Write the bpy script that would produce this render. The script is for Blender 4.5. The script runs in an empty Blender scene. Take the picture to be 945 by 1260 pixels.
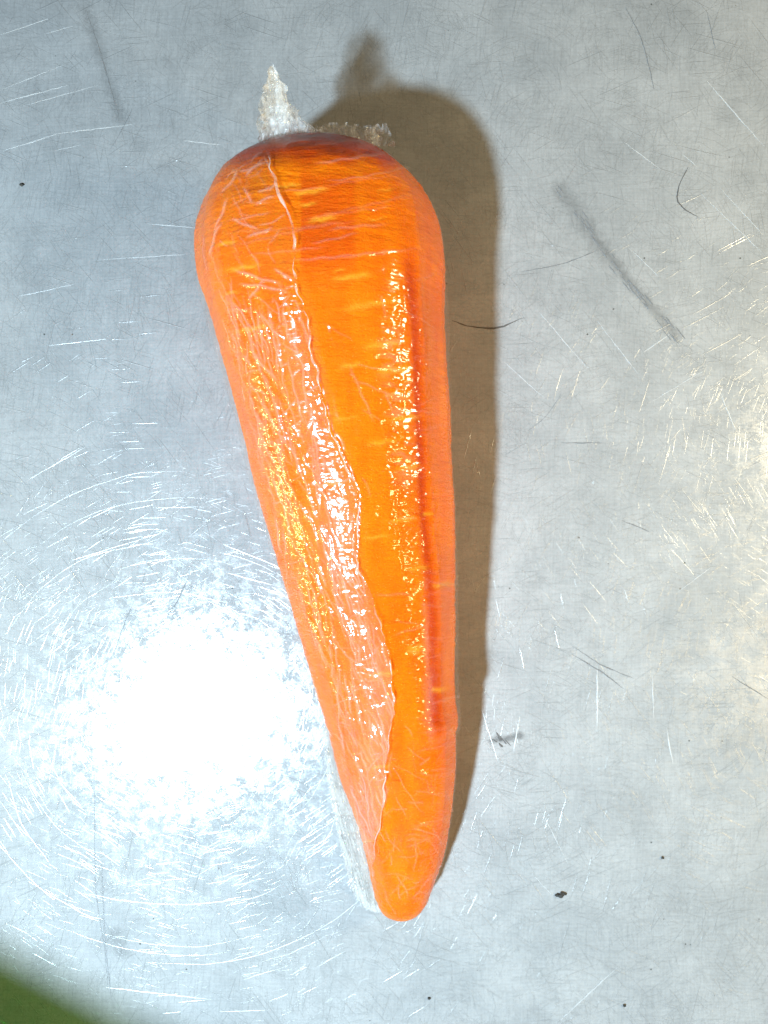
import bpy, math, random
import numpy as np
from mathutils import Vector

# ------------------------------------------------------------------ camera / world / lamps
SC = bpy.context.scene
COL = SC.collection
S = 0.0002                 # metres per photo pixel on the table top
F = 1100.0                 # focal length in photo pixels
CX, CY = 472.5, 630.0
H = F * S                  # camera height above the table top


def px(x, y, z=0.0):
    """photo pixel -> point at height z"""
    k = (H - z) / F
    return Vector(((x - CX) * k, (CY - y) * k, z))


cam = bpy.data.cameras.new("camera")
cam.sensor_fit = 'VERTICAL'
cam.sensor_height = 24.0
cam.lens = F / 1260.0 * 24.0
cam.clip_start = 0.005
cam.clip_end = 50.0
cam_o = bpy.data.objects.new("camera", cam)
cam_o.location = (0, 0, H)
COL.objects.link(cam_o)
SC.camera = cam_o

world = bpy.data.worlds.new("World")
SC.world = world
world.use_nodes = True
bg = world.node_tree.nodes["Background"]
bg.inputs["Color"].default_value = (1.0, 0.86, 0.64, 1)
bg.inputs["Strength"].default_value = 0.065


def lamp(name, loc, target, power, color, sx, sy=None):
    l = bpy.data.lights.new(name, 'AREA')
    l.energy = power
    l.color = color
    if sy is None:
        l.shape = 'DISK'
        l.size = sx
    else:
        l.shape = 'RECTANGLE'
        l.size = sx
        l.size_y = sy
    o = bpy.data.objects.new(name, l)
    o.location = loc
    d = Vector(target) - Vector(loc)
    o.rotation_euler = d.to_track_quat('-Z', 'Y').to_euler()
    COL.objects.link(o)
    return o


# cool key lamp up and to the lower left, warm lamp to the right, small warm strip low on the left
lamp("key_lamp", ((-760 - CX) * S, (CY - 2100) * S, 0.57), (0, 0, 0.01), 9.2, (0.64, 0.85, 1.0), 0.040)
lamp("warm_lamp", ((3150 - CX) * S, (CY - 1750) * S, 0.40), (0.03, 0.0, 0.0), 1.0, (1.0, 0.70, 0.28), 0.045, 0.10)
lamp("side_fill", (0.31, 0.04, 0.165), (0.04, 0.02, 0.0), 0.72, (1.0, 0.82, 0.50), 0.05, 0.06)  # added fill with no known source, lifts the right steel and flank
lamp("strip_lamp", (-0.28, -0.27, 0.036), (0.0, -0.05, 0.03), 1.9, (1.0, 0.74, 0.26), 0.44, 0.0045)

SC.view_settings.view_transform = 'Standard'
SC.view_settings.look = 'None'
SC.view_settings.exposure = 0.0
SC.view_settings.gamma = 1.0
SC.view_settings.use_curve_mapping = False
SC.render.engine = 'CYCLES'
SC.cycles.transparent_max_bounces = 16
SC.cycles.max_bounces = 6
SC.cycles.sample_clamp_indirect = 4.0
SC.cycles.use_denoising = True
SC.cycles.use_adaptive_sampling = True
SC.cycles.adaptive_threshold = 0.03

random.seed(7)
RNG = np.random.default_rng(11)


# ------------------------------------------------------------------ helpers
def link_mesh(name, verts, faces, mat, parent=None, smooth=True, attrs=None):
    me = bpy.data.meshes.new(name)
    verts = np.asarray(verts, dtype=np.float32).reshape(-1, 3)
    faces = np.asarray(faces, dtype=np.int32)
    me.vertices.add(len(verts))
    me.vertices.foreach_set("co", verts.ravel())
    n = faces.shape[1]
    me.loops.add(faces.size)
    me.loops.foreach_set("vertex_index", faces.ravel())
    me.polygons.add(len(faces))
    me.polygons.foreach_set("loop_start", np.arange(0, faces.size, n, dtype=np.int32))
    me.polygons.foreach_set("loop_total", np.full(len(faces), n, dtype=np.int32))
    if smooth:
        me.polygons.foreach_set("use_smooth", np.ones(len(faces), dtype=bool))
    me.update(calc_edges=True)
    me.validate()
    for k, a in (attrs or {}).items():
        at = me.attributes.new(k, 'FLOAT', 'POINT')
        at.data.foreach_set("value", np.asarray(a, dtype=np.float32).ravel())
    me.materials.append(mat)
    o = bpy.data.objects.new(name, me)
    COL.objects.link(o)
    if parent is not None:
        o.parent = parent
    return o


def grid_faces(nr, nc, wrap=False):
    r = np.arange(nr - 1)[:, None]
    c = np.arange(nc if wrap else nc - 1)[None, :]
    c2 = (c + 1) % nc
    a = r * nc + c
    b = r * nc + c2
    d = (r + 1) * nc + c
    e = (r + 1) * nc + c2
    return np.stack([a, b, e, d], -1).reshape(-1, 4)


def _hash(i, j, k, seed):
    n = (i.astype(np.int64) * 374761393 + j.astype(np.int64) * 668265263 + k.astype(np.int64) * 2147483647 + seed * 974711) & 0xFFFFFFFF
    n = ((n ^ (n >> 13)) * 1274126177) & 0xFFFFFFFF
    n = ((n ^ (n >> 16)) * 2246822519) & 0xFFFFFFFF
    n = n ^ (n >> 15)
    return (n & 0xFFFFFF).astype(np.float64) / float(0xFFFFFF)


def vnoise(x, y, z, seed=0):
    """value noise in -1..1"""
    x, y, z = np.broadcast_arrays(x, y, z)
    xi, yi, zi = np.floor(x), np.floor(y), np.floor(z)
    fx, fy, fz = x - xi, y - yi, z - zi
    fx, fy, fz = [t * t * t * (t * (t * 6 - 15) + 10) for t in (fx, fy, fz)]
    xi, yi, zi = xi.astype(np.int64), yi.astype(np.int64), zi.astype(np.int64)
    out = 0
    for dx in (0, 1):
        for dy in (0, 1):
            for dz in (0, 1):
                w = (fx if dx else 1 - fx) * (fy if dy else 1 - fy) * (fz if dz else 1 - fz)
                out = out + w * _hash(xi + dx, yi + dy, zi + dz, seed)
    return out * 2 - 1


def sstep(a, b, x):
    t = np.clip((x - a) / (b - a), 0, 1)
    return t * t * (3 - 2 * t)


def pchip(xs, ys, x):
    xs, ys = np.asarray(xs, float), np.asarray(ys, float)
    h = np.diff(xs)
    d = np.diff(ys) / h
    m = np.zeros_like(xs)
    for i in range(1, len(xs) - 1):
        if d[i - 1] * d[i] > 0:
            w1, w2 = 2 * h[i] + h[i - 1], h[i] + 2 * h[i - 1]
            m[i] = (w1 + w2) / (w1 / d[i - 1] + w2 / d[i])
    m[0], m[-1] = d[0], d[-1]
    i = np.clip(np.searchsorted(xs, x) - 1, 0, len(h) - 1)
    t = (x - xs[i]) / h[i]
    return ((2 * t**3 - 3 * t**2 + 1) * ys[i] + (t**3 - 2 * t**2 + t) * h[i] * m[i]
            + (-2 * t**3 + 3 * t**2) * ys[i + 1] + (t**3 - t**2) * h[i] * m[i + 1])


class NT:
    """tiny node helper"""
    def __init__(self, name):
        self.m = bpy.data.materials.new(name)
        self.m.use_nodes = True
        self.t = self.m.node_tree
        self.t.nodes.clear()
        self.out = self.n('ShaderNodeOutputMaterial')

    def n(self, typ, ins=None, **kw):
        nd = self.t.nodes.new(typ)
        for k, v in kw.items():
            setattr(nd, k, v)
        for k, v in (ins or {}).items():
            self.put(nd.inputs[k], v)
        return nd

    def put(self, sock, v):
        if isinstance(v, bpy.types.NodeSocket):
            self.t.links.new(v, sock)
        elif isinstance(v, (tuple, list)) and sock.type == 'RGBA' and len(v) == 3:
            sock.default_value = (*v, 1)
        else:
            sock.default_value = v

    def math(self, op, a, b=0.0, c=None, clamp=False):
        nd = self.n('ShaderNodeMath', operation=op, use_clamp=clamp)
        self.put(nd.inputs[0], a)
        self.put(nd.inputs[1], b)
        if c is not None:
            self.put(nd.inputs[2], c)
        return nd.outputs[0]

    def vmath(self, op, a, b=None, scale=None):
        nd = self.n('ShaderNodeVectorMath', operation=op)
        self.put(nd.inputs[0], a)
        if b is not None:
            self.put(nd.inputs[1], b)
        if scale is not None:
            self.put(nd.inputs['Scale'], scale)
        return nd.outputs['Value'] if op in ('DOT_PRODUCT', 'LENGTH') else nd.outputs['Vector']

    def noise(self, vec, scale, detail=3.0, rough=0.55, dist=0.0):
        nd = self.n('ShaderNodeTexNoise', {'Vector': vec, 'Scale': scale, 'Detail': detail, 'Roughness': rough, 'Distortion': dist})
        return nd.outputs['Fac']

    def ramp(self, x, a, b, lo=0.0, hi=1.0):
        nd = self.n('ShaderNodeMapRange', {'Value': x, 'From Min': a, 'From Max': b, 'To Min': lo, 'To Max': hi},
                    interpolation_type='SMOOTHSTEP')
        return nd.outputs['Result']

    def mixc(self, f, a, b):
        nd = self.n('ShaderNodeMix', data_type='RGBA')
        self.put(nd.inputs[0], f)
        self.put(nd.inputs[6], a)
        self.put(nd.inputs[7], b)
        return nd.outputs[2]

    def mixs(self, f, a, b):
        nd = self.n('ShaderNodeMixShader')
        self.put(nd.inputs[0], f)
        self.t.links.new(a, nd.inputs[1])
        self.t.links.new(b, nd.inputs[2])
        return nd.outputs[0]

    def done(self, sh):
        self.t.links.new(sh, self.out.inputs['Surface'])
        return self.m


# ------------------------------------------------------------------ materials
def mat_metal():
    b = NT("worn_steel")
    pos = b.n('ShaderNodeTexCoord').outputs['Object']
    mm = b.vmath('SCALE', pos, scale=1000.0)                     # millimetres
    warp = b.n('ShaderNodeTexNoise', {'Vector': mm, 'Scale': 0.025, 'Detail': 1.0}).outputs['Color']
    warp = b.vmath('SCALE', b.vmath('SUBTRACT', warp, (0.5, 0.5, 0.5)), scale=5.0)
    base = b.vmath('ADD', mm, warp)
    total = None
    msum = None
    rs = random.Random(3)
    # (angle, cell length mm, cell pitch mm, radius, tilt)
    layers = []
    for i in range(7):
        layers.append((i * 25.7 + rs.uniform(-6, 6), 46, 1.5, 0.085, 0.46))
    for i in range(7):
        layers.append((i * 25.7 + 12 + rs.uniform(-6, 6), 24, 0.62, 0.15, 0.28))
    for i in range(4):
        layers.append((i * 45 + 14 + rs.uniform(-8, 8), 110, 2.4, 0.06, 0.5))
    for (ang, ln, pitch, rad, tilt) in layers:
        a = math.radians(ang)
        rot = b.n('ShaderNodeVectorRotate', {'Vector': base, 'Angle': a}, rotation_type='Z_AXIS').outputs[0]
        off = (rs.uniform(0, 50), rs.uniform(0, 50), 0)
        st = b.vmath('ADD', b.vmath('MULTIPLY', rot, (1.0 / ln, 1.0 / pitch, 0.0)), off)
        vo = b.n('ShaderNodeTexVoronoi', {'Vector': st, 'Scale': 1.0, 'Randomness': 1.0}, voronoi_dimensions='2D', feature='F1')
        d = vo.outputs['Distance']
        p = vo.outputs['Position']
        sep = b.n('ShaderNodeSeparateXYZ', {'Vector': b.vmath('SUBTRACT', st, p)}).outputs['Y']
        colr = b.n('ShaderNodeSeparateColor', {'Color': vo.outputs['Color']}).outputs[0]
        rr = b.math('MULTIPLY', colr, rad)
        mask = b.math('LESS_THAN', d, rr)
        msum = mask if msum is None else b.math('MAXIMUM', msum, mask)
        sg = b.math('DIVIDE', sep, b.math('ADD', rr, 1e-4))
        amp = b.math('MULTIPLY', b.math('MULTIPLY', sg, mask), tilt)
        perp = (-math.sin(-a), math.cos(-a), 0.0)
        v = b.vmath('SCALE', perp, scale=amp)
        total = v if total is None else b.vmath('ADD', total, v)
    # fine grain of the worn surface
    g = b.n('ShaderNodeTexNoise', {'Vector': mm, 'Scale': 1.7, 'Detail': 3.0, 'Roughness': 0.7}).outputs['Color']
    g = b.vmath('MULTIPLY', b.vmath('SUBTRACT', g, (0.5, 0.5, 0.5)), (0.20, 0.20, 0.0))
    g2 = b.n('ShaderNodeTexNoise', {'Vector': mm, 'Scale': 0.035, 'Detail': 2.0, 'Roughness': 0.5}).outputs['Color']
    g2 = b.vmath('MULTIPLY', b.vmath('SUBTRACT', g2, (0.5, 0.5, 0.5)), (0.05, 0.05, 0.0))
    total = b.vmath('ADD', b.vmath('ADD', total, g), g2)
    nrm = b.n('ShaderNodeNewGeometry').outputs['Normal']
    n2 = b.vmath('NORMALIZE', b.vmath('ADD', nrm, total))
    cloud = b.noise(mm, 0.045, 4.0, 0.6)
    patch = b.noise(mm, 0.5, 5.0, 0.7)
    grime = b.ramp(cloud, 0.35, 0.7)
    col = b.mixc(grime, (0.40, 0.41, 0.415), (0.50, 0.505, 0.505))
    dark = b.ramp(b.noise(mm, 0.12, 6.0, 0.7), 0.34, 0.62, 0.91, 1.0)
    col = b.n('ShaderNodeMix', {0: 1.0, 6: col}, data_type='RGBA', blend_type='MULTIPLY')
    cc = b.n('ShaderNodeCombineColor', {0: dark, 1: dark, 2: dark}).outputs[0]
    b.put(col.inputs[7], cc)
    col = col.outputs[2]
    # linen-like wear: fine lines both ways, and cloudy smears
    wv = b.math('ADD', b.noise(b.vmath('MULTIPLY', base, (0.10, 2.2, 0.0)), 1.0, 3.0, 0.6), b.noise(b.vmath('MULTIPLY', base, (2.4, 0.12, 0.0)), 1.0, 3.0, 0.6))
    wv = b.math('ADD', wv, b.noise(mm, 1.4, 4.0, 0.7))
    wf = b.ramp(wv, 1.15, 1.85, 0.90, 1.07)
    # dark rubbed smears with a shape of their own
    def smear(x0, y0, x1, y1, w, a):
        p0, p1 = px(x0, y0) * 1000, px(x1, y1) * 1000
        L = (p1 - p0).length
        t_ = (p1 - p0) / L
        rel = b.vmath('SUBTRACT', mm, tuple(p0))
        al = b.math('DIVIDE', b.vmath('DOT_PRODUCT', rel, tuple(t_)), L, clamp=True)
        near = b.vmath('SUBTRACT', rel, b.vmath('SCALE', tuple(t_ * L), scale=al))
        dd_ = b.math('DIVIDE', b.vmath('LENGTH', near), w * S * 1000)
        dd_ = b.math('ADD', dd_, b.math('MULTIPLY', b.math('SUBTRACT', patch, 0.5), 1.5))
        return b.math('MULTIPLY', b.ramp(dd_, 1.1, 0.0), a)
    sm = None
    for q in [(690, 232, 745, 312, 17, .22), (735, 295, 772, 345, 9, .34), (768, 338, 832, 414, 10, .30), (105, 10, 148, 145, 12, .22),
              (140, 1150, 150, 1170, 16, .25), (640, 905, 606, 912, 7, .5)]:
        k_ = smear(*q)
        sm = k_ if sm is None else b.math('MAXIMUM', sm, k_)
    wf = b.math('MULTIPLY', wf, b.math('SUBTRACT', 1.0, sm))
    mulc = b.n('ShaderNodeMix', {0: 1.0, 6: col, 7: b.n('ShaderNodeCombineColor', {0: wf, 1: wf, 2: wf}).outputs[0]}, data_type='RGBA', blend_type='MULTIPLY')
    col = mulc.outputs[2]
    # specks of dirt
    sp = b.n('ShaderNodeTexVoronoi', {'Vector': mm, 'Scale': 0.16, 'Randomness': 1.0}, voronoi_dimensions='2D')
    spc = b.n('ShaderNodeSeparateColor', {'Color': sp.outputs['Color']}).outputs[1]
    speck = b.math('LESS_THAN', sp.outputs['Distance'], b.math('MULTIPLY', b.math('POWER', spc, 18.0), 0.04))
    col = b.mixc(b.math('MULTIPLY', speck, 0.8), col, (0.06, 0.06, 0.05))
    scol = b.mixc(0.35, col, (0.75, 0.76, 0.77))
    r1 = b.ramp(b.noise(mm, 0.28, 6.0, 0.75), 0.38, 0.64, 0.35, 0.18)
    sharp = b.n('ShaderNodeBsdfGlossy', {'Color': scol, 'Roughness': r1, 'Normal': n2}, distribution='BECKMANN').outputs[0]
    broad = b.n('ShaderNodeBsdfGlossy', {'Color': scol, 'Roughness': 0.60, 'Normal': n2}, distribution='BECKMANN').outputs[0]
    dull = b.n('ShaderNodeBsdfDiffuse', {'Color': col, 'Normal': n2}).outputs[0]
    f = b.math('SUBTRACT', b.ramp(cloud, 0.3, 0.7, 0.925, 0.875), b.math('MULTIPLY', msum, 0.14))
    return b.done(b.mixs(f, sharp, b.mixs(0.93, broad, dull)))


def mat_scratch(name, color, rough):
    b = NT(name)
    sh = b.n('ShaderNodeBsdfGlossy', {'Color': color, 'Roughness': rough}).outputs[0]
    df = b.n('ShaderNodeBsdfDiffuse', {'Color': color}).outputs[0]
    return b.done(b.mixs(0.75, sh, df))


def mat_carrot():
    b = NT("carrot_flesh")
    pos = b.n('ShaderNodeTexCoord').outputs['Object']
    mm = b.vmath('SCALE', pos, scale=1000.0)
    lent = b.n('ShaderNodeAttribute', attribute_name="lenticel").outputs['Fac']
    red = b.n('ShaderNodeAttribute', attribute_name="red").outputs['Fac']
    st = b.vmath('MULTIPLY', mm, (0.25, 0.035, 0.25))
    streak = b.noise(st, 1.0, 4.0, 0.6)
    c = b.mixc(b.ramp(streak, 0.3, 0.7), (0.92, 0.172, 0.001), (0.97, 0.225, 0.002))
    c = b.mixc(red, c, (0.70, 0.055, 0.001))
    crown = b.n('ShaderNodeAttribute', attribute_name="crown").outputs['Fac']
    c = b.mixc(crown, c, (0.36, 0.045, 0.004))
    c = b.mixc(lent, c, (0.95, 0.34, 0.02))
    tr = b.noise(b.vmath('MULTIPLY', mm, (0.35, 1.6, 0.35)), 1.0, 4.0, 0.65)
    fine = b.noise(mm, 2.2, 3.0, 0.6)
    hgt = b.math('ADD', b.math('MULTIPLY', tr, 0.6), b.math('MULTIPLY', fine, 0.4))
    bump = b.n('ShaderNodeBump', {'Height': hgt, 'Strength': 0.9, 'Distance': 0.0008}).outputs[0]
    p = b.n('ShaderNodeBsdfPrincipled', {'Base Color': c, 'Roughness': b.ramp(fine, 0.3, 0.7, 0.12, 0.26), 'Normal': bump,
                                         'Subsurface Weight': 0.35, 'Subsurface Radius': (0.0040, 0.0012, 0.0003),
                                         'Subsurface Scale': 1.0, 'IOR': 1.40, 'Specular IOR Level': 0.16, 'Specular Tint': (1.0, 0.72, 0.22, 1)})
    return b.done(p.outputs[0])


def mat_film(name, haze=0.02, gain=1.0, rough=0.07, grain=0.8, tint=(0.96, 0.94, 0.93), frb=0.04, frg=0.03):
    b = NT(name)
    geo = b.n('ShaderNodeNewGeometry')
    pos = b.n('ShaderNodeTexCoord').outputs['Object']
    mm = b.vmath('SCALE', pos, scale=1000.0)
    fine = b.noise(b.vmath('MULTIPLY', mm, (0.42, 0.75, 0.42)), 1.0, 1.0, 0.5)
    mid = b.noise(b.vmath('MULTIPLY', mm, (0.30, 0.20, 0.30)), 1.0, 1.0, 0.5, 0.6)
    calm = b.n('ShaderNodeAttribute', attribute_name="calm").outputs['Fac']
    hh = b.math('MULTIPLY', b.math('ADD', b.math('MULTIPLY', fine, grain), b.math('MULTIPLY', mid, 1.3)), b.math('SUBTRACT', 1.0, calm))
    bump = b.n('ShaderNodeBump', {'Height': hh, 'Strength': 0.7, 'Distance': 0.0005}).outputs[0]
    dot = b.math('ABSOLUTE', b.vmath('DOT_PRODUCT', bump, geo.outputs['Incoming']))
    fr = b.math('POWER', b.math('SUBTRACT', 1.0, dot, clamp=True), 5.0)
    fr = b.math('MULTIPLY_ADD', fr, frg, frb)
    milk = b.n('ShaderNodeAttribute', attribute_name="milk").outputs['Fac']
    mk = b.math('ADD', b.math('MULTIPLY', milk, gain), haze, clamp=True)
    clear = b.n('ShaderNodeBsdfTransparent', {'Color': (0.985, 0.985, 0.98)}).outputs[0]
    dif = b.n('ShaderNodeBsdfDiffuse', {'Color': tint, 'Normal': bump}).outputs[0]
    trl = b.n('ShaderNodeBsdfTranslucent', {'Color': tint, 'Normal': bump}).outputs[0]
    hz = b.mixs(0.4, dif, trl)
    body = b.mixs(mk, clear, hz)
    gl = b.n('ShaderNodeBsdfGlossy', {'Color': (1, 1, 1), 'Roughness': rough, 'Normal': bump}).outputs[0]
    return b.done(b.mixs(fr, body, gl))


def mat_plain(name, color, rough, noise=0.0):
    b = NT(name)
    mm = b.vmath('SCALE', b.n('ShaderNodeTexCoord').outputs['Object'], scale=1000.0)
    f = b.noise(mm, 0.8, 4.0)
    c = b.mixc(f, color, tuple(v * (1 - noise) for v in color))
    p = b.n('ShaderNodeBsdfPrincipled', {'Base Color': c, 'Roughness': rough})
    return b.done(p.outputs[0])


M_METAL = mat_metal()
M_BRIGHT = mat_scratch("scratch_bare_steel", (0.62, 0.63, 0.63), 0.30)
M_DARK = mat_scratch("scratch_dark_steel", (0.24, 0.245, 0.25), 0.5)
M_HAIR = mat_scratch("scratch_black", (0.15, 0.145, 0.14), 0.5)
M_CARROT = mat_carrot()
M_FILM = mat_film("cling_film_single", 0.003, 0.55, 0.13, 0.75)
M_FLAP = mat_film("cling_film_layered", 0.006, 0.8, 0.13, 0.75, frb=0.045)
M_CRUMPLE = mat_film("cling_film_crumpled", 0.22, 1.0, 0.10, 0.4, (0.97, 0.96, 0.94), frb=0.10, frg=0.3)
M_MARGIN = mat_film("cling_film_loose", 0.10, 1.0, 0.10, 0.4, (0.98, 0.96, 0.92), frb=0.10, frg=0.3)
M_HEM = mat_film("cling_film_rolled", 0.17, 1.0, 0.08)
M_DIRT = mat_plain("dirt", (0.06, 0.06, 0.055), 0.8, 0.5)


def mat_green():
    b = NT("green_light_filter")
    tr = b.n('ShaderNodeBsdfTransparent', {'Color': (0.02, 0.36, 0.07)}).outputs[0]  # lets key light through green, tinting the added box's shadow
    p = b.n('ShaderNodeBsdfPrincipled', {'Base Color': (0.03, 0.22, 0.05), 'Roughness': 0.35}).outputs[0]
    return b.done(b.mixs(0.22, tr, p))


M_GREEN = mat_green()

# ------------------------------------------------------------------ the table top
X0, X1, Y0, Y1, T = -0.75, 0.75, -0.55, 0.55, 0.03
v = [(X0, Y0, 0), (X1, Y0, 0), (X1, Y1, 0), (X0, Y1, 0), (X0, Y0, -T), (X1, Y0, -T), (X1, Y1, -T), (X0, Y1, -T)]
table = link_mesh("metal_table_top", v, [(0, 1, 2, 3), (7, 6, 5, 4), (0, 4, 5, 1), (1, 5, 6, 2), (2, 6, 7, 3), (3, 7, 4, 0)],
                  M_METAL, smooth=False)
table["kind"] = "structure"


def left_edge(y):
    return 250 + max(0.0, (y - 300) * 0.28) if y < 1130 else 940


def scratch(pts, width, mat, jit=0.6, name="scratch"):
    """a burred scratch: a shallow raised ridge following a photo polyline, tapering to both ends"""
    P = np.array([px(x, y)[:2] for x, y in pts])
    seg = np.r_[0, np.cumsum(np.linalg.norm(np.diff(P, axis=0), axis=1))]
    n = max(6, int(seg[-1] / 0.0012))
    t = np.linspace(0, seg[-1], n)
    if len(pts) > 2:
        q = np.stack([pchip(seg, P[:, 0], t), pchip(seg, P[:, 1], t)], -1)
    else:
        q = np.stack([np.interp(t, seg, P[:, 0]), np.interp(t, seg, P[:, 1])], -1)
    q = q + RNG.normal(0, jit * S * 0.35, q.shape)
    tan = np.gradient(q, axis=0)
    tan /= np.linalg.norm(tan, axis=1)[:, None] + 1e-12
    nr = np.stack([-tan[:, 1], tan[:, 0]], -1)
    u = t / seg[-1]
    w = width * S * 0.5 * np.clip(np.sin(np.pi * np.clip(u, 0.02, 0.98)) ** 0.5, 0.1, 1) * RNG.uniform(0.45, 1.1, n)
    lo = np.c_[q - nr * w[:, None], np.full(n, 2e-5)]
    mid = np.c_[q, 2e-5 + w * 0.36]
    hi = np.c_[q + nr * w[:, None], np.full(n, 2e-5)]
    V = np.stack([lo, mid, hi], 1).reshape(-1, 3)
    return link_mesh(name, V, grid_faces(n, 3)[:, ::-1], mat, table)


BR = [
    [(0, 43), (60, 23)], [(0, 111), (78, 80)], [(0, 127), (83, 105)], [(30, 130), (120, 105)], [(3, 186), (70, 165)],
    [(65, 165), (165, 153)], [(65, 186), (100, 178)], [(225, 173), (270, 178)], [(55, 42), (90, 32)],
    [(180, 275), (240, 280)], [(120, 320), (240, 312)], [(20, 365), (90, 350)], [(60, 425), (130, 417)],
    [(35, 590), (105, 550)], [(0, 790), (55, 720), (110, 685), (190, 665), (215, 650)], [(85, 690), (185, 660)],
    [(60, 830), (70, 790), (95, 745)], [(275, 670), (330, 692), (360, 705)], [(140, 735), (210, 728), (280, 742)],
    [(0, 1040), (35, 1080), (68, 1108)], [(110, 1100), (150, 1108), (220, 1113), (310, 1105)], [(0, 985), (30, 1030)],
    [(870, 100), (940, 180)], [(862, 238), (942, 315)], [(885, 230), (940, 290)], [(840, 190), (858, 205)],
    [(800, 495), (868, 455)], [(790, 435), (825, 410)], [(620, 445), (670, 490)], [(660, 380), (720, 450)],
    [(735, 395), (785, 460)], [(775, 305), (810, 340)], [(768, 175), (812, 208)], [(665, 995), (700, 1065)],
    [(655, 1075), (682, 1105)], [(803, 830), (804, 885)], [(735, 820), (735, 900)], [(820, 895), (828, 940)],
    [(575, 1125), (588, 1100)], [(690, 1255), (760, 1190)], [(835, 728), (875, 698)], [(592, 870), (612, 935)],
    [(10, 960), (25, 1010), (60, 1060)], [(130, 1215), (260, 1230)], [(300, 1205), (350, 1190)], [(270, 1245), (330, 1243)],
    [(885, 480), (905, 530)], [(640, 880), (632, 925)], [(280, 705), (345, 722)], [(390, 1190), (425, 1170)],
]
for p in BR:
    scratch(p, random.uniform(0.9, 1.9), M_BRIGHT)
ra = random.Random(21)
for _ in range(34):                                          # ring of glints round the key lamp's glow, put in as hairline arcs
    rad_, a0_ = ra.uniform(165, 340), ra.uniform(0, 360)
    ln_ = ra.uniform(12, 55)
    pts_ = []
    for q in range(6):
        a_ = math.radians(a0_ + ln_ * q / 5)
        pts_.append((225 + rad_ * math.cos(a_) * 1.05, 880 + rad_ * math.sin(a_) + ra.uniform(-1.5, 1.5)))
    if all(0 < x_ < left_edge(y_) and y_ < 1255 for x_, y_ in pts_):
        scratch(pts_, ra.uniform(0.6, 1.3), M_BRIGHT, jit=0.3)
DK = [
    [(105, 10), (122, 60), (145, 140)], [(163, 133), (150, 160), (135, 185)], [(116, 965), (117, 1080), (130, 1180), (133, 1220)],
    [(125, 1060), (128, 1140), (137, 1230)], [(165, 740), (152, 770), (140, 805)], [(230, 715), (218, 740), (205, 760)],
    [(650, 530), (672, 512), (690, 485)], [(705, 795), (740, 818), (780, 835)], [(703, 805), (745, 830), (768, 848)],
    [(640, 335), (690, 325), (742, 305)], [(770, 10), (790, 50), (805, 110)], [(870, 15), (880, 60)],
    [(690, 545), (745, 545)], [(765, 640), (800, 655)], [(900, 832), (945, 860)], [(335, 175), (300, 195)],
]
for p in DK:
    scratch(p, random.uniform(1.0, 2.0), M_DARK)
scratch([(556, 394), (575, 401), (605, 404), (645, 391)], 2.4, M_HAIR)
scratch([(847, 205), (836, 228), (833, 244), (842, 257), (861, 268)], 2.2, M_HAIR)
# the long dark scuff upper right: many short nicks side by side
for i in range(46):
    u = random.random() ** 0.8
    bx, by = 684 + 146 * u, 228 + 182 * u + 8 * math.sin(u * 3)
    sp = 4 + 6 * abs(u - 0.4)
    bx += random.gauss(0, sp * 0.5)
    by += random.gauss(0, sp * 0.5)
    l = random.uniform(6, 20)
    scratch([(bx, by), (bx + l * 0.62, by + l * 0.78)], random.uniform(1.2, 2.6), M_DARK)
# dark nick beside the carrot's shadow
for i in range(9):
    bx, by = 612 + random.gauss(0, 3.5), 906 + random.gauss(0, 3.5)
    scratch([(bx, by), (bx + random.uniform(3, 8), by + random.uniform(2, 8))], random.uniform(1.5, 3), M_HAIR)


# ------------------------------------------------------------------ the carrot
OUT = [(165, 392, 392), (168, 345, 440), (175, 318, 466), (190, 294, 489), (210, 273, 508), (235, 258, 523), (265, 249, 534),
       (300, 245, 541), (340, 247, 546), (380, 256, 549), (420, 267, 551), (460, 278, 552), (500, 289, 553),
       (540, 300, 554), (580, 311, 556), (620, 323, 559), (660, 335, 560), (700, 347, 561), (740, 360, 561), (780, 372, 562),
       (820, 384, 563), (860, 396, 564), (888, 404, 565), (902, 408, 561), (940, 417, 559), (980, 428, 555), (1020, 440, 549), (1060, 451, 541),
       (1090, 458, 532), (1110, 465, 524), (1121, 473, 514), (1128, 494, 494)]
OY = np.array([o[0] for o in OUT], float)
OC = np.array([(o[1] + o[2]) / 2 for o in OUT], float)
OW2 = np.array([((o[2] - o[1]) / 2) ** 2 for o in OUT], float)


def profile(rows):
    rows0 = rows
    c = pchip(OY, OC, rows)
    w = np.sqrt(np.maximum(pchip(OY, OW2, rows), 0))
    wz = np.where(rows < 300, 148.0, w)                    # height of the axis: the shoulder keeps its height
    wz = np.maximum(wz, 34.0)
    k = H / (F + wz)                                       # solves R = w*(H-R)/F for the axis height
    zc = wz * k
    sc = (H - zc) / F
    rows = np.where(rows0 < 300, 300 - (300 - rows0) * 0.83, rows0)   # the crown rounds over above its mid height
    return (c - CX) * sc, (CY - rows) * sc, zc + 0.0009, w * sc


def rows_of(n):
    t = np.linspace(0, 1, n)
    e = (1 - np.cos(np.pi * t)) / 2
    t2 = 0.55 * t + 0.45 * e
    t2 = np.where(t < 0.04, t2 * (t / 0.04) ** 0.9, t2)
    t2 = np.where(t > 0.96, 1 - (1 - t2) * ((1 - t) / 0.04) ** 0.9, t2)
    return 165 + (1128 - 165) * t2


def project(P):
    k = F / (H - P[..., 2])
    return CX + P[..., 0] * k, CY - P[..., 1] * k


NR, NT_ = 760, 400
rows = rows_of(NR)
ax, ay, az, aR = profile(rows)
th = np.linspace(0, 2 * np.pi, NT_, endpoint=False)


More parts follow.
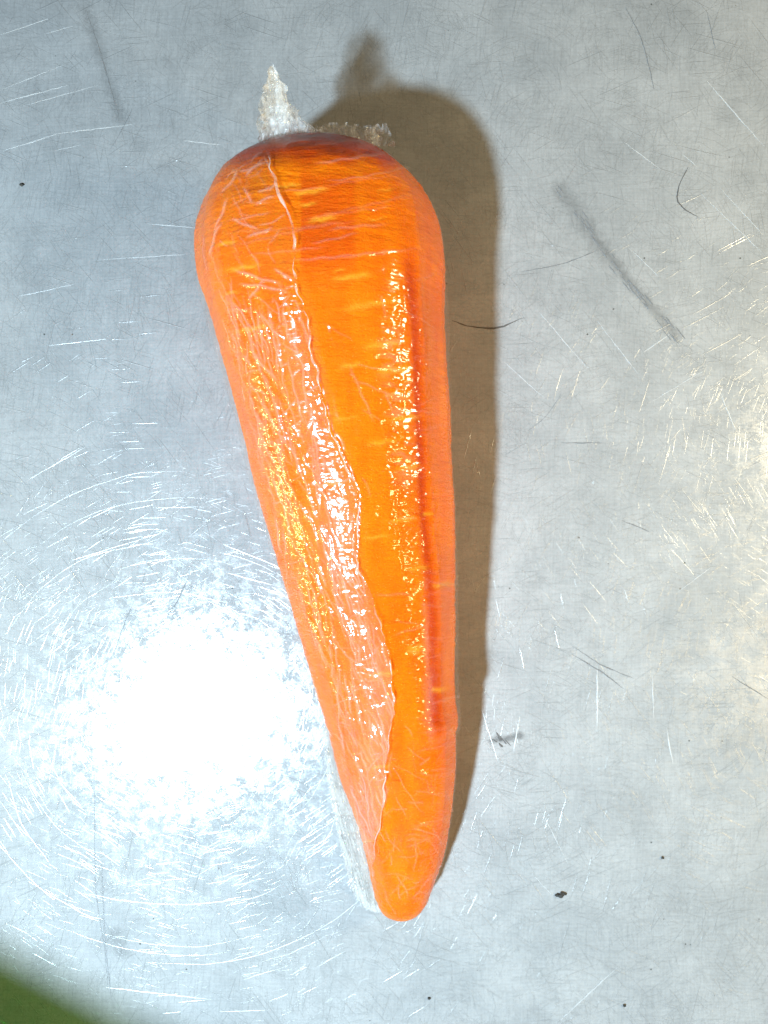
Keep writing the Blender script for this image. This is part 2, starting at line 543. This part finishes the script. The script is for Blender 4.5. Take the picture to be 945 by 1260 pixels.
def body(rows, th, R, extra):
    """rings perpendicular to the table's Y with radius R*(...)+extra"""
    x, y, z, _ = profile(rows)
    r = R[:, None] + extra
    return np.stack([x[:, None] + r * np.cos(th)[None], np.repeat(y[:, None], len(th), 1), z[:, None] + r * np.sin(th)[None]], -1)


TH, RW = np.meshgrid(th, rows)
YM = np.repeat(ay[:, None], NT_, 1)
RM = np.repeat(aR[:, None], NT_, 1)
u = (RW - 165) / 963.0
# peeled facets that wander slowly along the root
fac = np.ones_like(TH)
for k, (deg, d) in enumerate([(28, .978), (62, .985), (97, .988), (128, .984), (158, .98), (200, .985), (250, .97), (300, .98), (338, .98)]):
    phi = math.radians(deg) + 0.10 * vnoise(u * 3 + k * 7.1, 0 * u, 0 * u, 5)
    dl = np.cos(TH - phi)
    pl = np.where(dl > 0.2, d / np.maximum(dl, 0.2), 9)
    fac = np.minimum(fac, pl)
disp = RM * (fac - 1) * sstep(0.0, 0.05, u) * sstep(1.0, 0.93, u)
# groove / step that runs down the right flank
gx = np.interp(rows, [260, 340, 450, 560, 640, 760, 830, 900, 930], [504, 507, 515, 522, 527, 534, 539, 541, 541])
base0 = body(rows, th, aR, disp)
PX, PY = project(base0)
up = np.sin(TH) > -0.15
gxx = np.interp(PY, rows, gx)
ga = sstep(285, 350, PY) * sstep(925, 880, PY)
gw = np.interp(PY, [300, 640, 800, 900], [10, 8, 10, 12])
dd = (PX - gxx) / gw
groove = np.exp(-dd ** 2) * ga * up
disp = disp - 0.0005 * groove - 0.0004 * sstep(-1, 1.2, dd) * ga * up * sstep(6, 1, dd)
# fine transverse ripple of peeled flesh and low swellings
ct, st_ = np.cos(TH), np.sin(TH)
disp += 0.00010 * vnoise(ct * RM / 0.006, st_ * RM / 0.006, YM / 0.0011, 1)
disp += 0.00005 * vnoise(ct * RM / 0.003, st_ * RM / 0.003, YM / 0.0006, 2)
disp += 0.00075 * vnoise(ct * RM / 0.013, st_ * RM / 0.013, YM / 0.019, 3) * sstep(0, .04, u)
for yr, dp in [(262, 8), (402, 6), (470, 5), (556, 7), (655, 6), (742, 8), (838, 6), (897, 16), (985, 6)]:   # ring creases
    yy_ = RW - yr - 5 * np.cos(TH + yr) - 3 * vnoise(ct * 2, st_ * 2, 0 * ct + yr, 71)
    disp -= dp * 2e-5 * np.exp(-(yy_ / 4.5) ** 2) * (0.6 + 0.5 * vnoise(ct * 2, st_ * 2, 0 * ct + yr, 72))
# lenticels: short pale cross marks
lent = np.zeros_like(TH)
marks = [(382, 234, 20, 3.0), (378, 250, 10, 2.2), (397, 268, 17, 3.2), (352, 228, 16, 2.4), (432, 341, 22, 3.2), (452, 376, 26, 4.0),
         (470, 425, 22, 3.5), (485, 456, 20, 4.5), (500, 515, 20, 4), (470, 545, 18, 3), (505, 575, 16, 3),
         (515, 700, 14, 3), (548, 720, 12, 3), (545, 850, 10, 3), (300, 330, 20, 2.5), (310, 405, 22, 2.5), (280, 300, 12, 2.5),
         (495, 640, 15, 2.5), (470, 830, 16, 2.5), (510, 800, 9, 5), (430, 450, 12, 3)]
for _ in range(14):
    yy = random.uniform(220, 1090)
    marks.append((random.uniform(270, 550), yy, random.uniform(5, 16), random.uniform(1.0, 2.4)))
for (mx, my, hw, hh) in marks:
    sl = -0.14
    m = np.exp(-((PX - mx) / hw) ** 4 - ((PY - my - sl * (PX - mx) + 0.8 * np.sin(PX * 0.35 + my)) / hh) ** 2) * up
    lent = np.maximum(lent, m)
disp -= 0.00016 * lent
red = 0.85 * groove  # shade of the groove put into the colour as deeper red
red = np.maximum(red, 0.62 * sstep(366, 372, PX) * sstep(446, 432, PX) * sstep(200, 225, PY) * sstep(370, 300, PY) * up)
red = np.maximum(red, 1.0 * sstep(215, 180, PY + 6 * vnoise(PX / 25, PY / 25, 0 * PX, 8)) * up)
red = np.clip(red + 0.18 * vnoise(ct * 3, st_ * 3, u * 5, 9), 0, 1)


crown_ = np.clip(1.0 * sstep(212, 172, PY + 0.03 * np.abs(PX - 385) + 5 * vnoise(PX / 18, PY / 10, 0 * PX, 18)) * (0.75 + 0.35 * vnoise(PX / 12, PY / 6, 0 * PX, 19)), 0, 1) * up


def close_tube(V, nr, nc):
    f = grid_faces(nr, nc, wrap=True)[:, ::-1]
    return f


root = bpy.data.objects.new("wrapped_carrot", None)
root.location = (float(ax[NR // 2]), float(ay[NR // 2]), 0)
COL.objects.link(root)
root["label"] = "orange peeled carrot tightly wrapped in clear cling film on scratched steel"
root["category"] = "carrot"
ROOT_INV = np.array(root.location)

Vc = body(rows, th, aR, disp)
PXc, PYc = project(Vc)
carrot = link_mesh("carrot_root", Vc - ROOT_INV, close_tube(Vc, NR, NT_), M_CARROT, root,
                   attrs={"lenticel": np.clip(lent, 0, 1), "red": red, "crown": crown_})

# ------------------------------------------------------------------ the cling film
FR, FT = 820, 520
frows = rows_of(FR)
fx, fy, fz, fR = profile(frows)
fth = np.linspace(0, 2 * np.pi, FT, endpoint=False)
FTH, FRW = np.meshgrid(fth, frows)
fu = (FRW - 165) / 963.0
FY = np.repeat(fy[:, None], FT, 1)
FRM = np.repeat(fR[:, None], FT, 1)
fct, fst = np.cos(FTH), np.sin(FTH)
fdisp = 0.00030 + 0.00016 * vnoise(fct * FRM / 0.012, fst * FRM / 0.012, FY / 0.02, 21)
# the film bridges hollows: never below the carrot
ci = np.clip(np.searchsorted(rows, frows), 1, NR - 1)
cj = (np.arange(FT) * NT_ / FT).astype(int) % NT_
low = disp[np.minimum(ci, NR - 1)][:, cj]


def blur(A, n, wrap_cols=True):
    k = np.ones(n) / n
    h = n // 2
    B = np.concatenate([A[:, -h:], A, A[:, :h]], 1) if wrap_cols else np.pad(A, ((0, 0), (h, h)), 'edge')
    B = np.cumsum(np.pad(B, ((0, 0), (1, 0))), 1)
    B = (B[:, n:] - B[:, :-n]) / n
    B = np.pad(B, ((h, h), (0, 0)), 'edge')
    B = np.cumsum(np.pad(B, ((1, 0), (0, 0))), 0)
    return (B[n:] - B[:-n]) / n


fdisp = np.maximum(blur(fdisp, 5), blur(blur(low, 9), 7) + 0.00032)
film0 = body(frows, fth, fR, fdisp)
FPX, FPY = project(film0)
fup = (fst > -0.25)
EDGE = [(328, 188), (338, 215), (350, 250), (361, 290), (362, 335), (374, 380), (381, 430), (396, 480), (410, 535), (428, 575),
        (442, 605), (441, 650), (438, 690), (454, 730), (473, 790), (484, 850), (478, 900), (474, 960), (469, 1020), (462, 1075)]
EY = np.array([e[1] for e in EDGE], float)
EX = np.array([e[0] for e in EDGE], float)


def crease(acc, milk, P0, P1, w, h, mk, PXa, PYa, ok, bow=0.0):
    (xa, ya), (xb, yb) = P0, P1
    L = math.hypot(xb - xa, yb - ya) + 1e-6
    tx, ty = (xb - xa) / L, (yb - ya) / L
    mar = 9 * w + abs(bow) * L
    box = (PXa > min(xa, xb) - mar) & (PXa < max(xa, xb) + mar) & (PYa > min(ya, yb) - mar) & (PYa < max(ya, yb) + mar) & ok
    if not box.any():
        return
    X, Y = PXa[box] - xa, PYa[box] - ya
    s = (X * tx + Y * ty) / L
    d = -X * ty + Y * tx - bow * L * 4 * s * (1 - s) + 0.7 * np.sin(s * L * 0.22 + xa)
    env = sstep(0, 0.25, s) * sstep(1, 0.75, s)
    g = np.exp(-(d / (w * 1.25)) ** 2) * env
    acc[box] += 0.8 * h * np.exp(-(d / (w * 2.2)) ** 2) * env
    milk[box] = np.maximum(milk[box], mk * g)


def left_of(y):
    return float(np.interp(y, OY, OC - np.sqrt(OW2)))


def right_of(y):
    return float(np.interp(y, OY, OC + np.sqrt(OW2)))


facc = np.zeros_like(fdisp)
fmilk = np.zeros_like(fdisp)
R_ = random.Random(5)
CRE = []
# long tight lines over the shoulder, rising to the right
for _ in range(16):
    y = R_.uniform(180, 330)
    x = R_.uniform(left_of(y) + 10, 400)
    L = R_.uniform(60, 190)
    CRE.append(((x, y), (x + L, y - L * R_.uniform(0.08, 0.24)), R_.uniform(0.7, 1.2), R_.uniform(.00008, .0002), R_.uniform(.10, .34), R_.uniform(-.03, .03)))
# ticks along the right edge
for _ in range(46):
    y = R_.uniform(190, 1050)
    x = right_of(y) - R_.uniform(2, 14)
    L = R_.uniform(14, 46)
    CRE.append(((x, y), (x - L, y + L * R_.uniform(-0.1, 0.45)), R_.uniform(0.6, 1.1), R_.uniform(.00006, .00016), R_.uniform(.05, .16), R_.uniform(-.1, .1)))
# crossing lines over the right, clear part
for _ in range(34):
    y = R_.uniform(360, 1080)
    xe = float(np.interp(y, EY, EX))
    x = R_.uniform(xe, max(xe + 5, right_of(y) - 30))
    L = R_.uniform(25, 90)
    a = R_.choice([R_.uniform(0.15, 0.6), R_.uniform(-0.3, 0.1), R_.uniform(0.9, 1.5)])
    CRE.append(((x, y), (x + L * math.cos(a), y + L * math.sin(a)), R_.uniform(0.5, 1.0), R_.uniform(.00005, .00015), R_.uniform(.05, .22), R_.uniform(-.05, .05)))
# left margin, running with the root
for _ in range(60):
    y = R_.uniform(200, 1000)
    x = left_of(y) + R_.uniform(3, 60)
    L = R_.uniform(20, 80)
    a = R_.choice([R_.uniform(1.1, 1.5), R_.uniform(1.0, 1.4), R_.uniform(-0.6, 0.9)])
    CRE.append(((x, y), (x + L * math.cos(a), y + L * math.sin(a)), R_.uniform(0.6, 1.1), R_.uniform(.00006, .00018), R_.uniform(.05, .24), R_.uniform(-.08, .08)))
# tip: puckers
for _ in range(60):
    y = R_.uniform(890, 1110)
    x = R_.uniform(left_of(y) + 4, right_of(y) - 6)
    L = R_.uniform(10, 55)
    a = R_.choice([R_.uniform(0.9, 1.9), R_.uniform(-0.9, 0.9)])
    CRE.append(((x, y), (x + L * math.cos(a), y + L * math.sin(a)), R_.uniform(0.5, 1.0), R_.uniform(.00005, .00016), R_.uniform(.06, .26), R_.uniform(-.12, .12)))
for c_ in CRE:
    crease(facc, fmilk, c_[0], c_[1], c_[2], c_[3], c_[4], FPX, FPY, fup, c_[5])
# milky zones where the film is gathered
fmilk += 0.20 * sstep(200, 168, FPY + 0.06 * (FPX - 400) + 7 * vnoise(FPX / 14, FPY / 9, 0 * FPX, 31)) * (FPX > 440) * fup
fmilk += 0.014 * (1 + vnoise(FPX / 9, FPY / 18, 0 * FPX, 33)) * sstep(860, 960, FPY) * fup
# pale trapped-air strip beside the groove, low on the right flank
gl = np.interp(FPY, [640, 720, 800, 900], [520, 526, 530, 533])
strip = np.exp(-((FPX - gl + 3) / np.interp(FPY, [680, 900], [3.0, 7.0])) ** 2) * sstep(660, 760, FPY) * sstep(925, 890, FPY)
fmilk += 0.20 * strip * sstep(-0.6, 0.6, vnoise(FPX / 5, FPY / 15, 0 * FPX, 36)) * fup
strip2 = np.exp(-((FPX - np.interp(FPY, [380, 600], [478, 500])) / 13) ** 2) * sstep(370, 430, FPY) * sstep(620, 560, FPY)
fmilk += 0.16 * strip2 * sstep(-0.2, 0.5, vnoise(FPX / 14, FPY / 6, 0 * FPX, 37)) * fup
rim = np.clip((FPX - np.interp(FPY, OY, OC)) / np.sqrt(np.interp(FPY, OY, OW2) + 1), -1.2, 1.2)
fmilk += 0.04 * sstep(0.97, 1.0, np.abs(rim)) * fup
ftot = fdisp + facc
fsm = blur(blur(ftot, 13), 9)
fex = np.interp(FPY, EY, EX)
fcalm = 0.88 * sstep(-6, 2, FPX - fex) * sstep(30, 12, FPX - fex) * sstep(900, 760, FPY)
fcalm = np.maximum(fcalm, 0.5 * sstep(380, 330, FPY))
fcalm = np.maximum(fcalm, 0.25 * sstep(515, 530, FPX))
Vf = body(frows, fth, fR, ftot)
film = link_mesh("cling_film", Vf - ROOT_INV, close_tube(Vf, FR, FT), M_FILM, root, attrs={"milk": np.clip(fmilk, 0, 0.9), "calm": fcalm})
film["label"] = "clear tight cling film skin over the whole carrot"


def film_point(row, theta, off):
    """point on the film at a (fractional) row index and angle, lifted by off"""
    j = (theta / (2 * np.pi) * FT) % FT
    j0 = np.floor(j).astype(int) % FT
    j1 = (j0 + 1) % FT
    fj = j - np.floor(j)
    i0 = np.clip(np.floor(row).astype(int), 0, FR - 2)
    fi = row - i0
    def smp(A):
        return (A[i0, j0] * (1 - fj) + A[i0, j1] * fj) * (1 - fi) + (A[i0 + 1, j0] * (1 - fj) + A[i0 + 1, j1] * fj) * fi
    def s1(A):
        return A[i0] * (1 - fi) + A[i0 + 1] * fi
    r = s1(fR) + smp(fsm) + off
    return np.stack([s1(fx) + r * np.cos(theta), s1(fy), s1(fz) + r * np.sin(theta)], -1)


# where the flap's free edge lies on the film: nearest projected vertex
vis = fst > 0.02
er, et = [], []
dense_y = np.linspace(188, 1078, 260)
dense_x = pchip(EY, EX, dense_y) + 2.6 * vnoise(dense_y / 7, 0 * dense_y, 0 * dense_y, 41) + 3.0 * vnoise(dense_y / 24, 0 * dense_y, 0 * dense_y, 42)
for x_, y_ in zip(dense_x, dense_y):
    d2 = (FPX - x_) ** 2 + (FPY - y_) ** 2 + (~vis) * 1e9
    i, j = np.unravel_index(np.argmin(d2), d2.shape)
    er.append(i)
    et.append(fth[j])
er, et = np.array(er, float), np.array(et)
ker = np.ones(3) / 3
er[1:-1] = np.convolve(er, ker, 'valid')
et[1:-1] = np.convolve(et, ker, 'valid')

NL, NC = 900, 240
qi = np.linspace(0, len(er) - 1, NL)
row_e = np.interp(qi, np.arange(len(er)), er)
the_e = np.interp(qi, np.arange(len(et)), et)
v_ = np.linspace(0, 1, NC)[None, :]                          # 0 = free edge, 1 = tucked under on the left
THF = the_e[:, None] + v_ * (math.radians(196) - the_e[:, None])
RWF = np.repeat(row_e[:, None], NC, 1)
Rloc = np.interp(RWF, np.arange(FR), fR)
arc = (THF - the_e[:, None]) * Rloc                          # metres from the free edge
Yl = np.interp(RWF, np.arange(FR), fy)
off = 0.00042 + 0.00026 * vnoise(arc / 0.006, Yl / 0.010, 0 * arc, 51)
yrow = np.interp(RWF, np.arange(FR), frows)
pre = sstep(0.0075, 0.004, arc) * sstep(390, 420, yrow) * sstep(600, 550, yrow)
off += 0.00010 * (1 - 0.9 * pre) * vnoise(arc / 0.0022, Yl / 0.005, 0 * arc, 52)
off += 0.00060 * np.exp(-((arc - 0.0028) / 0.0022) ** 2) * (0.5 + 0.5 * vnoise(Yl / 0.012, 0 * arc, 0 * arc, 53))
off = np.maximum(off, 0.00022)
off *= sstep(1.0, 0.86, v_) * 0.9 + 0.1
Pf0 = film_point(RWF, THF, off)
LPX, LPY = project(Pf0)
lacc = np.zeros_like(off)
lmilk = np.zeros_like(off)
ok = np.ones_like(off, bool)
R2 = random.Random(9)
for _ in range(270):                                         # strands that run with the root
    y = R2.uniform(330, 1040)
    xe = float(np.interp(y, EY, EX))
    xl = left_of(y)
    x = xl + (xe - xl) * R2.uniform(0.12, 0.95)
    L = R2.uniform(15, 110)
    sl = math.atan2(1.0, 0.29) + R2.gauss(0, 0.13)
    crease(lacc, lmilk, (x, y), (x + L * math.cos(sl), y + L * math.sin(sl)), R2.uniform(0.5, 1.1), R2.uniform(.00006, .0002), R2.uniform(.06, .28), LPX, LPY, ok, R2.uniform(-.05, .05))
for _ in range(90):                                          # short crossing crinkles
    y = R2.uniform(200, 1060)
    xe = float(np.interp(y, EY, EX))
    xl = left_of(y)
    x = xl + (xe - xl) * R2.uniform(0.05, 0.98)
    L = R2.uniform(8, 45)
    a = R2.uniform(-0.9, 1.2)
    crease(lacc, lmilk, (x, y), (x + L * math.cos(a), y + L * math.sin(a)), R2.uniform(0.5, 1.0), R2.uniform(.00005, .00018), R2.uniform(.06, .28), LPX, LPY, ok, R2.uniform(-.15, .15))
# strong folds at the shoulder that converge on the gathered tail
for a_, b_ in [((300, 228), (312, 252)), ((290, 212), (330, 198)), ((312, 252), (340, 240)), ((316, 237), (336, 228)), ((325, 190), (341, 222)),
               ((341, 222), (331, 236)), ((300, 218), (326, 192)), ((284, 268), (322, 284)), ((300, 292), (338, 278)), ((290, 350), (360, 362)),
               ((285, 330), (350, 350)), ((335, 330), (362, 348)), ((270, 240), (296, 205)), ((262, 290), (282, 240)), ((258, 320), (275, 270)),
               ((330, 340), (305, 372)), ((318, 380), (352, 420)), ((305, 420), (345, 470)), ((352, 220), (335, 195))]:
    crease(lacc, lmilk, a_, b_, 1.2, .00030, 0.26, LPX, LPY, ok, R2.uniform(-.06, .06))
lmilk += 0.035 * (0.5 + vnoise(arc / 0.007, Yl / 0.02, 0 * arc, 55)) * sstep(330, 620, LPY) + 0.06 * np.exp(-((arc - .003) / .0035) ** 2) * sstep(380, 430, LPY)
lmilk += 0.03 * sstep(560, 700, LPY) * np.exp(-((arc - .005) / .006) ** 2)
lmilk *= sstep(1.0, 0.8, v_)
lacc *= 1 - 0.8 * pre
lcalm = 0.93 * sstep(0.0065, 0.004, arc) * sstep(385, 405, LPY) * sstep(575, 540, LPY)
lcalm = np.maximum(lcalm, 0.7 * sstep(360, 300, LPY))
lcalm = np.maximum(lcalm, 0.7 * sstep(0.007, 0.004, arc) * sstep(575, 620, LPY))
Pf = film_point(RWF, THF, off + lacc)
flap = link_mesh("overlap_flap", Pf - ROOT_INV, grid_faces(NL, NC), M_FLAP, film, attrs={"milk": np.clip(lmilk, 0, 0.85), "calm": lcalm})
flap["label"] = "loose second layer of film with a wavy free edge"

# rolled hem along the free edge
hp = film_point(row_e, the_e, off[:, 0] + lacc[:, 0] + 0.0001)


def tube(P, rad, sides=8):
    n = len(P)
    tn = np.gradient(P, axis=0)
    tn /= np.linalg.norm(tn, axis=1)[:, None] + 1e-12
    upv = np.array([0.2, 0.1, 1.0])
    a = np.cross(tn, upv)
    a /= np.linalg.norm(a, axis=1)[:, None] + 1e-12
    b = np.cross(a, tn)
    ang = np.linspace(0, 2 * np.pi, sides, endpoint=False)
    return (P[:, None] + rad[:, None, None] * (a[:, None] * np.cos(ang)[None, :, None] + b[:, None] * np.sin(ang)[None, :, None])).reshape(-1, 3)


hr = 0.00005 + 0.00026 * np.abs(vnoise(np.arange(NL) / 20.0, 0 * qi, 0 * qi, 61)) + 0.00004 * vnoise(np.arange(NL) / 5.0, 0 * qi, 0 * qi, 62)
hp = hp + 0.00006 * np.stack([vnoise(np.arange(NL) / 8.0, 0 * qi, 0 * qi, 63), 0 * qi, 0 * qi], -1)
link_mesh("rolled_edge", tube(hp, hr) - ROOT_INV, grid_faces(NL, 8, wrap=True), M_HEM, film,
          attrs={"milk": np.clip(0.35 * vnoise(np.repeat(np.arange(NL), 8) / 16.0, np.zeros(NL * 8), np.zeros(NL * 8), 64), -0.2, 0.4)})


# gathered tail of film at the crown: crumpled sheets standing off the shoulder
def crumple_sheet(x0, x1, prof, zb, zt, seed, nx=150, ny=80, amp=0.0022, base=176):
    xs = np.linspace(x0, x1, nx)
    top = np.interp(xs, [p[0] for p in prof], [p[1] for p in prof])
    top = top + 2.5 * vnoise(xs / 3.5, 0 * xs, 0 * xs, seed) + 2.0 * vnoise(xs / 1.5, 0 * xs, 0 * xs, seed + 1)
    t = np.linspace(0, 1, ny)[:, None]
    Yp = base + (top - base)[None] * t
    Xp = xs[None] + t * 0
    Xp = Xp + 5 * t * vnoise(Xp / 12, Yp / 12, 0 * Xp, seed + 2) + 2.0 * vnoise(Xp / 4, Yp / 5, 0 * Xp, seed + 3)
    Z = zb + (zt - zb) * t + amp * vnoise(Xp / 13, Yp / 15, 0 * Xp + seed, seed + 4) + amp * 0.5 * np.abs(vnoise(Xp / 5, Yp / 8, 0 * Xp, seed + 5)) \
        
    k = (H - Z) / F
    P = np.stack([(Xp - CX) * k, (CY - Yp) * k, Z], -1)
    mk = 0.42 * np.abs(vnoise(Xp / 5, Yp / 9, 0 * Xp, seed + 7)) + 0.08 * np.abs(vnoise(Xp / 2, Yp / 3, 0 * Xp, seed + 8))
    return P.reshape(-1, 3), grid_faces(ny, nx), mk.ravel()


def join_sheets(name, sheets, mat, parent):
    V, Fc, A, o = [], [], [], 0
    for P, f, a in sheets:
        V.append(P)
        Fc.append(f + o)
        A.append(a)
        o += len(P)
    return link_mesh(name, np.concatenate(V) - ROOT_INV, np.concatenate(Fc), mat, parent, attrs={"milk": np.concatenate(A)})


tail_prof = [(316, 168), (320, 140), (326, 112), (332, 84), (339, 80), (346, 96), (351, 112), (356, 128), (366, 138), (378, 150), (392, 160), (404, 166)]
tail = join_sheets("gathered_tail", [
    crumple_sheet(318, 402, tail_prof, 0.032, 0.040, 101),
    crumple_sheet(321, 384, [(x, y + 6) for x, y in tail_prof], 0.035, 0.043, 131),
    crumple_sheet(319, 366, [(x, y + 3) for x, y in tail_prof], 0.029, 0.037, 161),
    crumple_sheet(324, 356, [(x, y + 2) for x, y in tail_prof], 0.033, 0.044, 191)], M_CRUMPLE, film)
tail["label"] = "white crumpled tuft of gathered film at the carrot's crown"
rim_prof = [(372, 156), (400, 153), (430, 152), (445, 155), (460, 156), (468, 154), (474, 149), (478, 157), (486, 176)]
join_sheets("crown_pleat", [
    crumple_sheet(372, 486, rim_prof, 0.033, 0.036, 221, nx=170, ny=40, amp=0.0015, base=180),
    crumple_sheet(350, 470, [(x - 8, y + 4) for x, y in rim_prof], 0.030, 0.034, 251, nx=170, ny=40, amp=0.0015, base=182)], M_FLAP, film)

# loose flattened film along the left side of the tip
mo = [(868, 402), (900, 399), (940, 402), (980, 407), (1020, 414), (1060, 422), (1095, 433), (1112, 446), (1121, 462)]
NM, NW = 360, 90


def margin(seed, lift):
    yy = np.linspace(868, 1121, NM)
    xo = np.interp(yy, [m[0] for m in mo], [m[1] for m in mo]) + 1.8 * vnoise(yy / 9, 0 * yy, 0 * yy, seed) + 1.0 * vnoise(yy / 3, 0 * yy, 0 * yy, seed + 1)
    xi = np.array([left_of(min(y, 1105)) for y in yy]) + 26
    t = np.linspace(0, 1, NW)[None]
    X = xi[:, None] + (xo - xi)[:, None] * t
    Yp = yy[:, None] + 0 * t + 6 * t * vnoise(yy[:, None] / 30, 0 * t, 0 * t, seed + 2)
    wl = np.interp(yy, OY, np.sqrt(OW2))
    zc = np.maximum(np.minimum(wl, 110), 34) * S * 0.9
    zi = np.minimum(zc * 1.62, zc + 0.010)
    Z = zi[:, None] + (0.0012 - zi)[:, None] * sstep(0, 1, t) ** 0.8 + lift * np.sin(np.pi * t)
    ang = X - Yp * 0.28
    Z = Z + 0.0006 * vnoise(ang / 6, Yp / 26, 0 * X, seed + 3) + 0.0006 * np.abs(vnoise(ang / 3.0, Yp / 22, 0 * X, seed + 4)) + 0.0003 * np.abs(vnoise((X + Yp * 0.4) / 5, Yp / 9, 0 * X, seed + 5))
    Z = np.maximum(Z, 0.0003)
    k = (H - Z) / F
    P = np.stack([(X - CX) * k, (CY - Yp) * k, Z], -1)
    mk = (0.42 * np.abs(vnoise(ang / 4, Yp / 20, 0 * X, seed + 6)) ** 1.3 + 0.07) * sstep(0.12, 0.5, t)
    return P.reshape(-1, 3), grid_faces(NM, NW), mk.ravel()


loose = join_sheets("loose_margin", [margin(301, 0.0012), margin(331, 0.0)], M_MARGIN, film)
loose["label"] = "milky crinkled film margin beside the tip"

# ------------------------------------------------------------------ small things on the steel
def crumb(x, y, r, label, seed, squash=0.6, lobes=1):
    V, Fc, o = [], [], 0
    rr = random.Random(seed)
    for q in range(lobes):
        n, m = 9, 14
        ph = np.linspace(0, np.pi, n)[:, None]
        an = np.linspace(0, 2 * np.pi, m, endpoint=False)[None]
        d = np.stack([np.sin(ph) * np.cos(an), np.sin(ph) * np.sin(an), np.cos(ph) + 0 * an], -1)
        rad = r * S * (1 + 0.45 * vnoise(d[..., 0] * 1.7 + seed, d[..., 1] * 1.7 + q * 5, d[..., 2] * 1.7, seed)) * (1 if q == 0 else rr.uniform(.4, .8))
        P = d * rad[..., None] * np.array([1.25, 0.85, squash])
        P = P + np.array([rr.uniform(-1.6, 1.6) * r * S * (q > 0), rr.uniform(-.9, .9) * r * S * (q > 0), 0])
        P[..., 2] += -P[..., 2].min() + 1e-5
        V.append(P.reshape(-1, 3))
        Fc.append(grid_faces(n, m, wrap=True)[:, ::-1] + o)
        o += n * m
    ob = link_mesh("crumb", np.concatenate(V), np.concatenate(Fc), M_DIRT)
    c = px(x, y)
    ob.location = c
    ob["label"] = label
    ob["category"] = "crumb"
    ob["group"] = "dark crumbs on the steel"
    return ob


crumb(27, 228, 2.1, "tiny lone black crumb near the left edge, level with the carrot's shoulder", 3)
crumb(690, 1101, 3.0, "largest dark crumb, lying alone below right of the carrot tip", 5, 0.5, 4)
crumb(815, 1055, 1.7, "tiny dark crumb right of the largest crumb and a little above it", 8)
crumb(528, 1228, 1.7, "tiny dark crumb at the bottom edge, below the carrot tip", 12)
crumb(768, 1237, 1.6, "tiny dark crumb near the bottom edge, towards the right corner", 14)

# unseen green box added past the lower left corner to shade the steel green
def shade_box():
    c = px(-152, 1442)
    d = Vector((-0.47, -0.88, 0)).normalized()               # away from the picture
    e = Vector((-d.y, d.x, 0))
    L, W, HT, r = 0.20, 0.12, 0.15, 0.02
    prof = []
    for (cx_, cy_, a0) in [(L / 2 - r, r, -90), (L / 2 - r, W - r, 0), (-L / 2 + r, W - r, 90), (-L / 2 + r, r, 180)]:
        for q in range(7):
            a = math.radians(a0 + q * 15)
            prof.append((cx_ + r * math.cos(a), cy_ + r * math.sin(a)))
    prof = np.array(prof)
    cen = np.array([0, W / 2])
    def ring(s, z):
        p = cen + (prof - cen) * s
        return np.array([tuple(c + e * a + d * b_ + Vector((0, 0, z))) for a, b_ in p])
    rings = [ring(0.90, 0.0006), ring(0.92, 0.002), ring(0.985, HT - 0.003), ring(1.02, HT - 0.002), ring(1.02, HT), ring(0.955, HT), ring(0.94, HT - 0.002), ring(0.89, 0.004)]
    n = len(prof)
    V = np.concatenate(rings)
    f = list(map(tuple, grid_faces(len(rings), n, wrap=True)))
    o = link_mesh("green_shade_box", V, np.array(f), M_GREEN, None)
    bot = link_mesh("shade_box_floor", np.concatenate([rings[-1], [rings[-1].mean(0)]]),
                    np.array([(i, (i + 1) % n, n) for i in range(n)]), M_GREEN, o, smooth=False)
    o["label"] = "unseen green box added outside the lower left corner, casting a green shade on the steel"
    o["category"] = "crate"


shade_box()
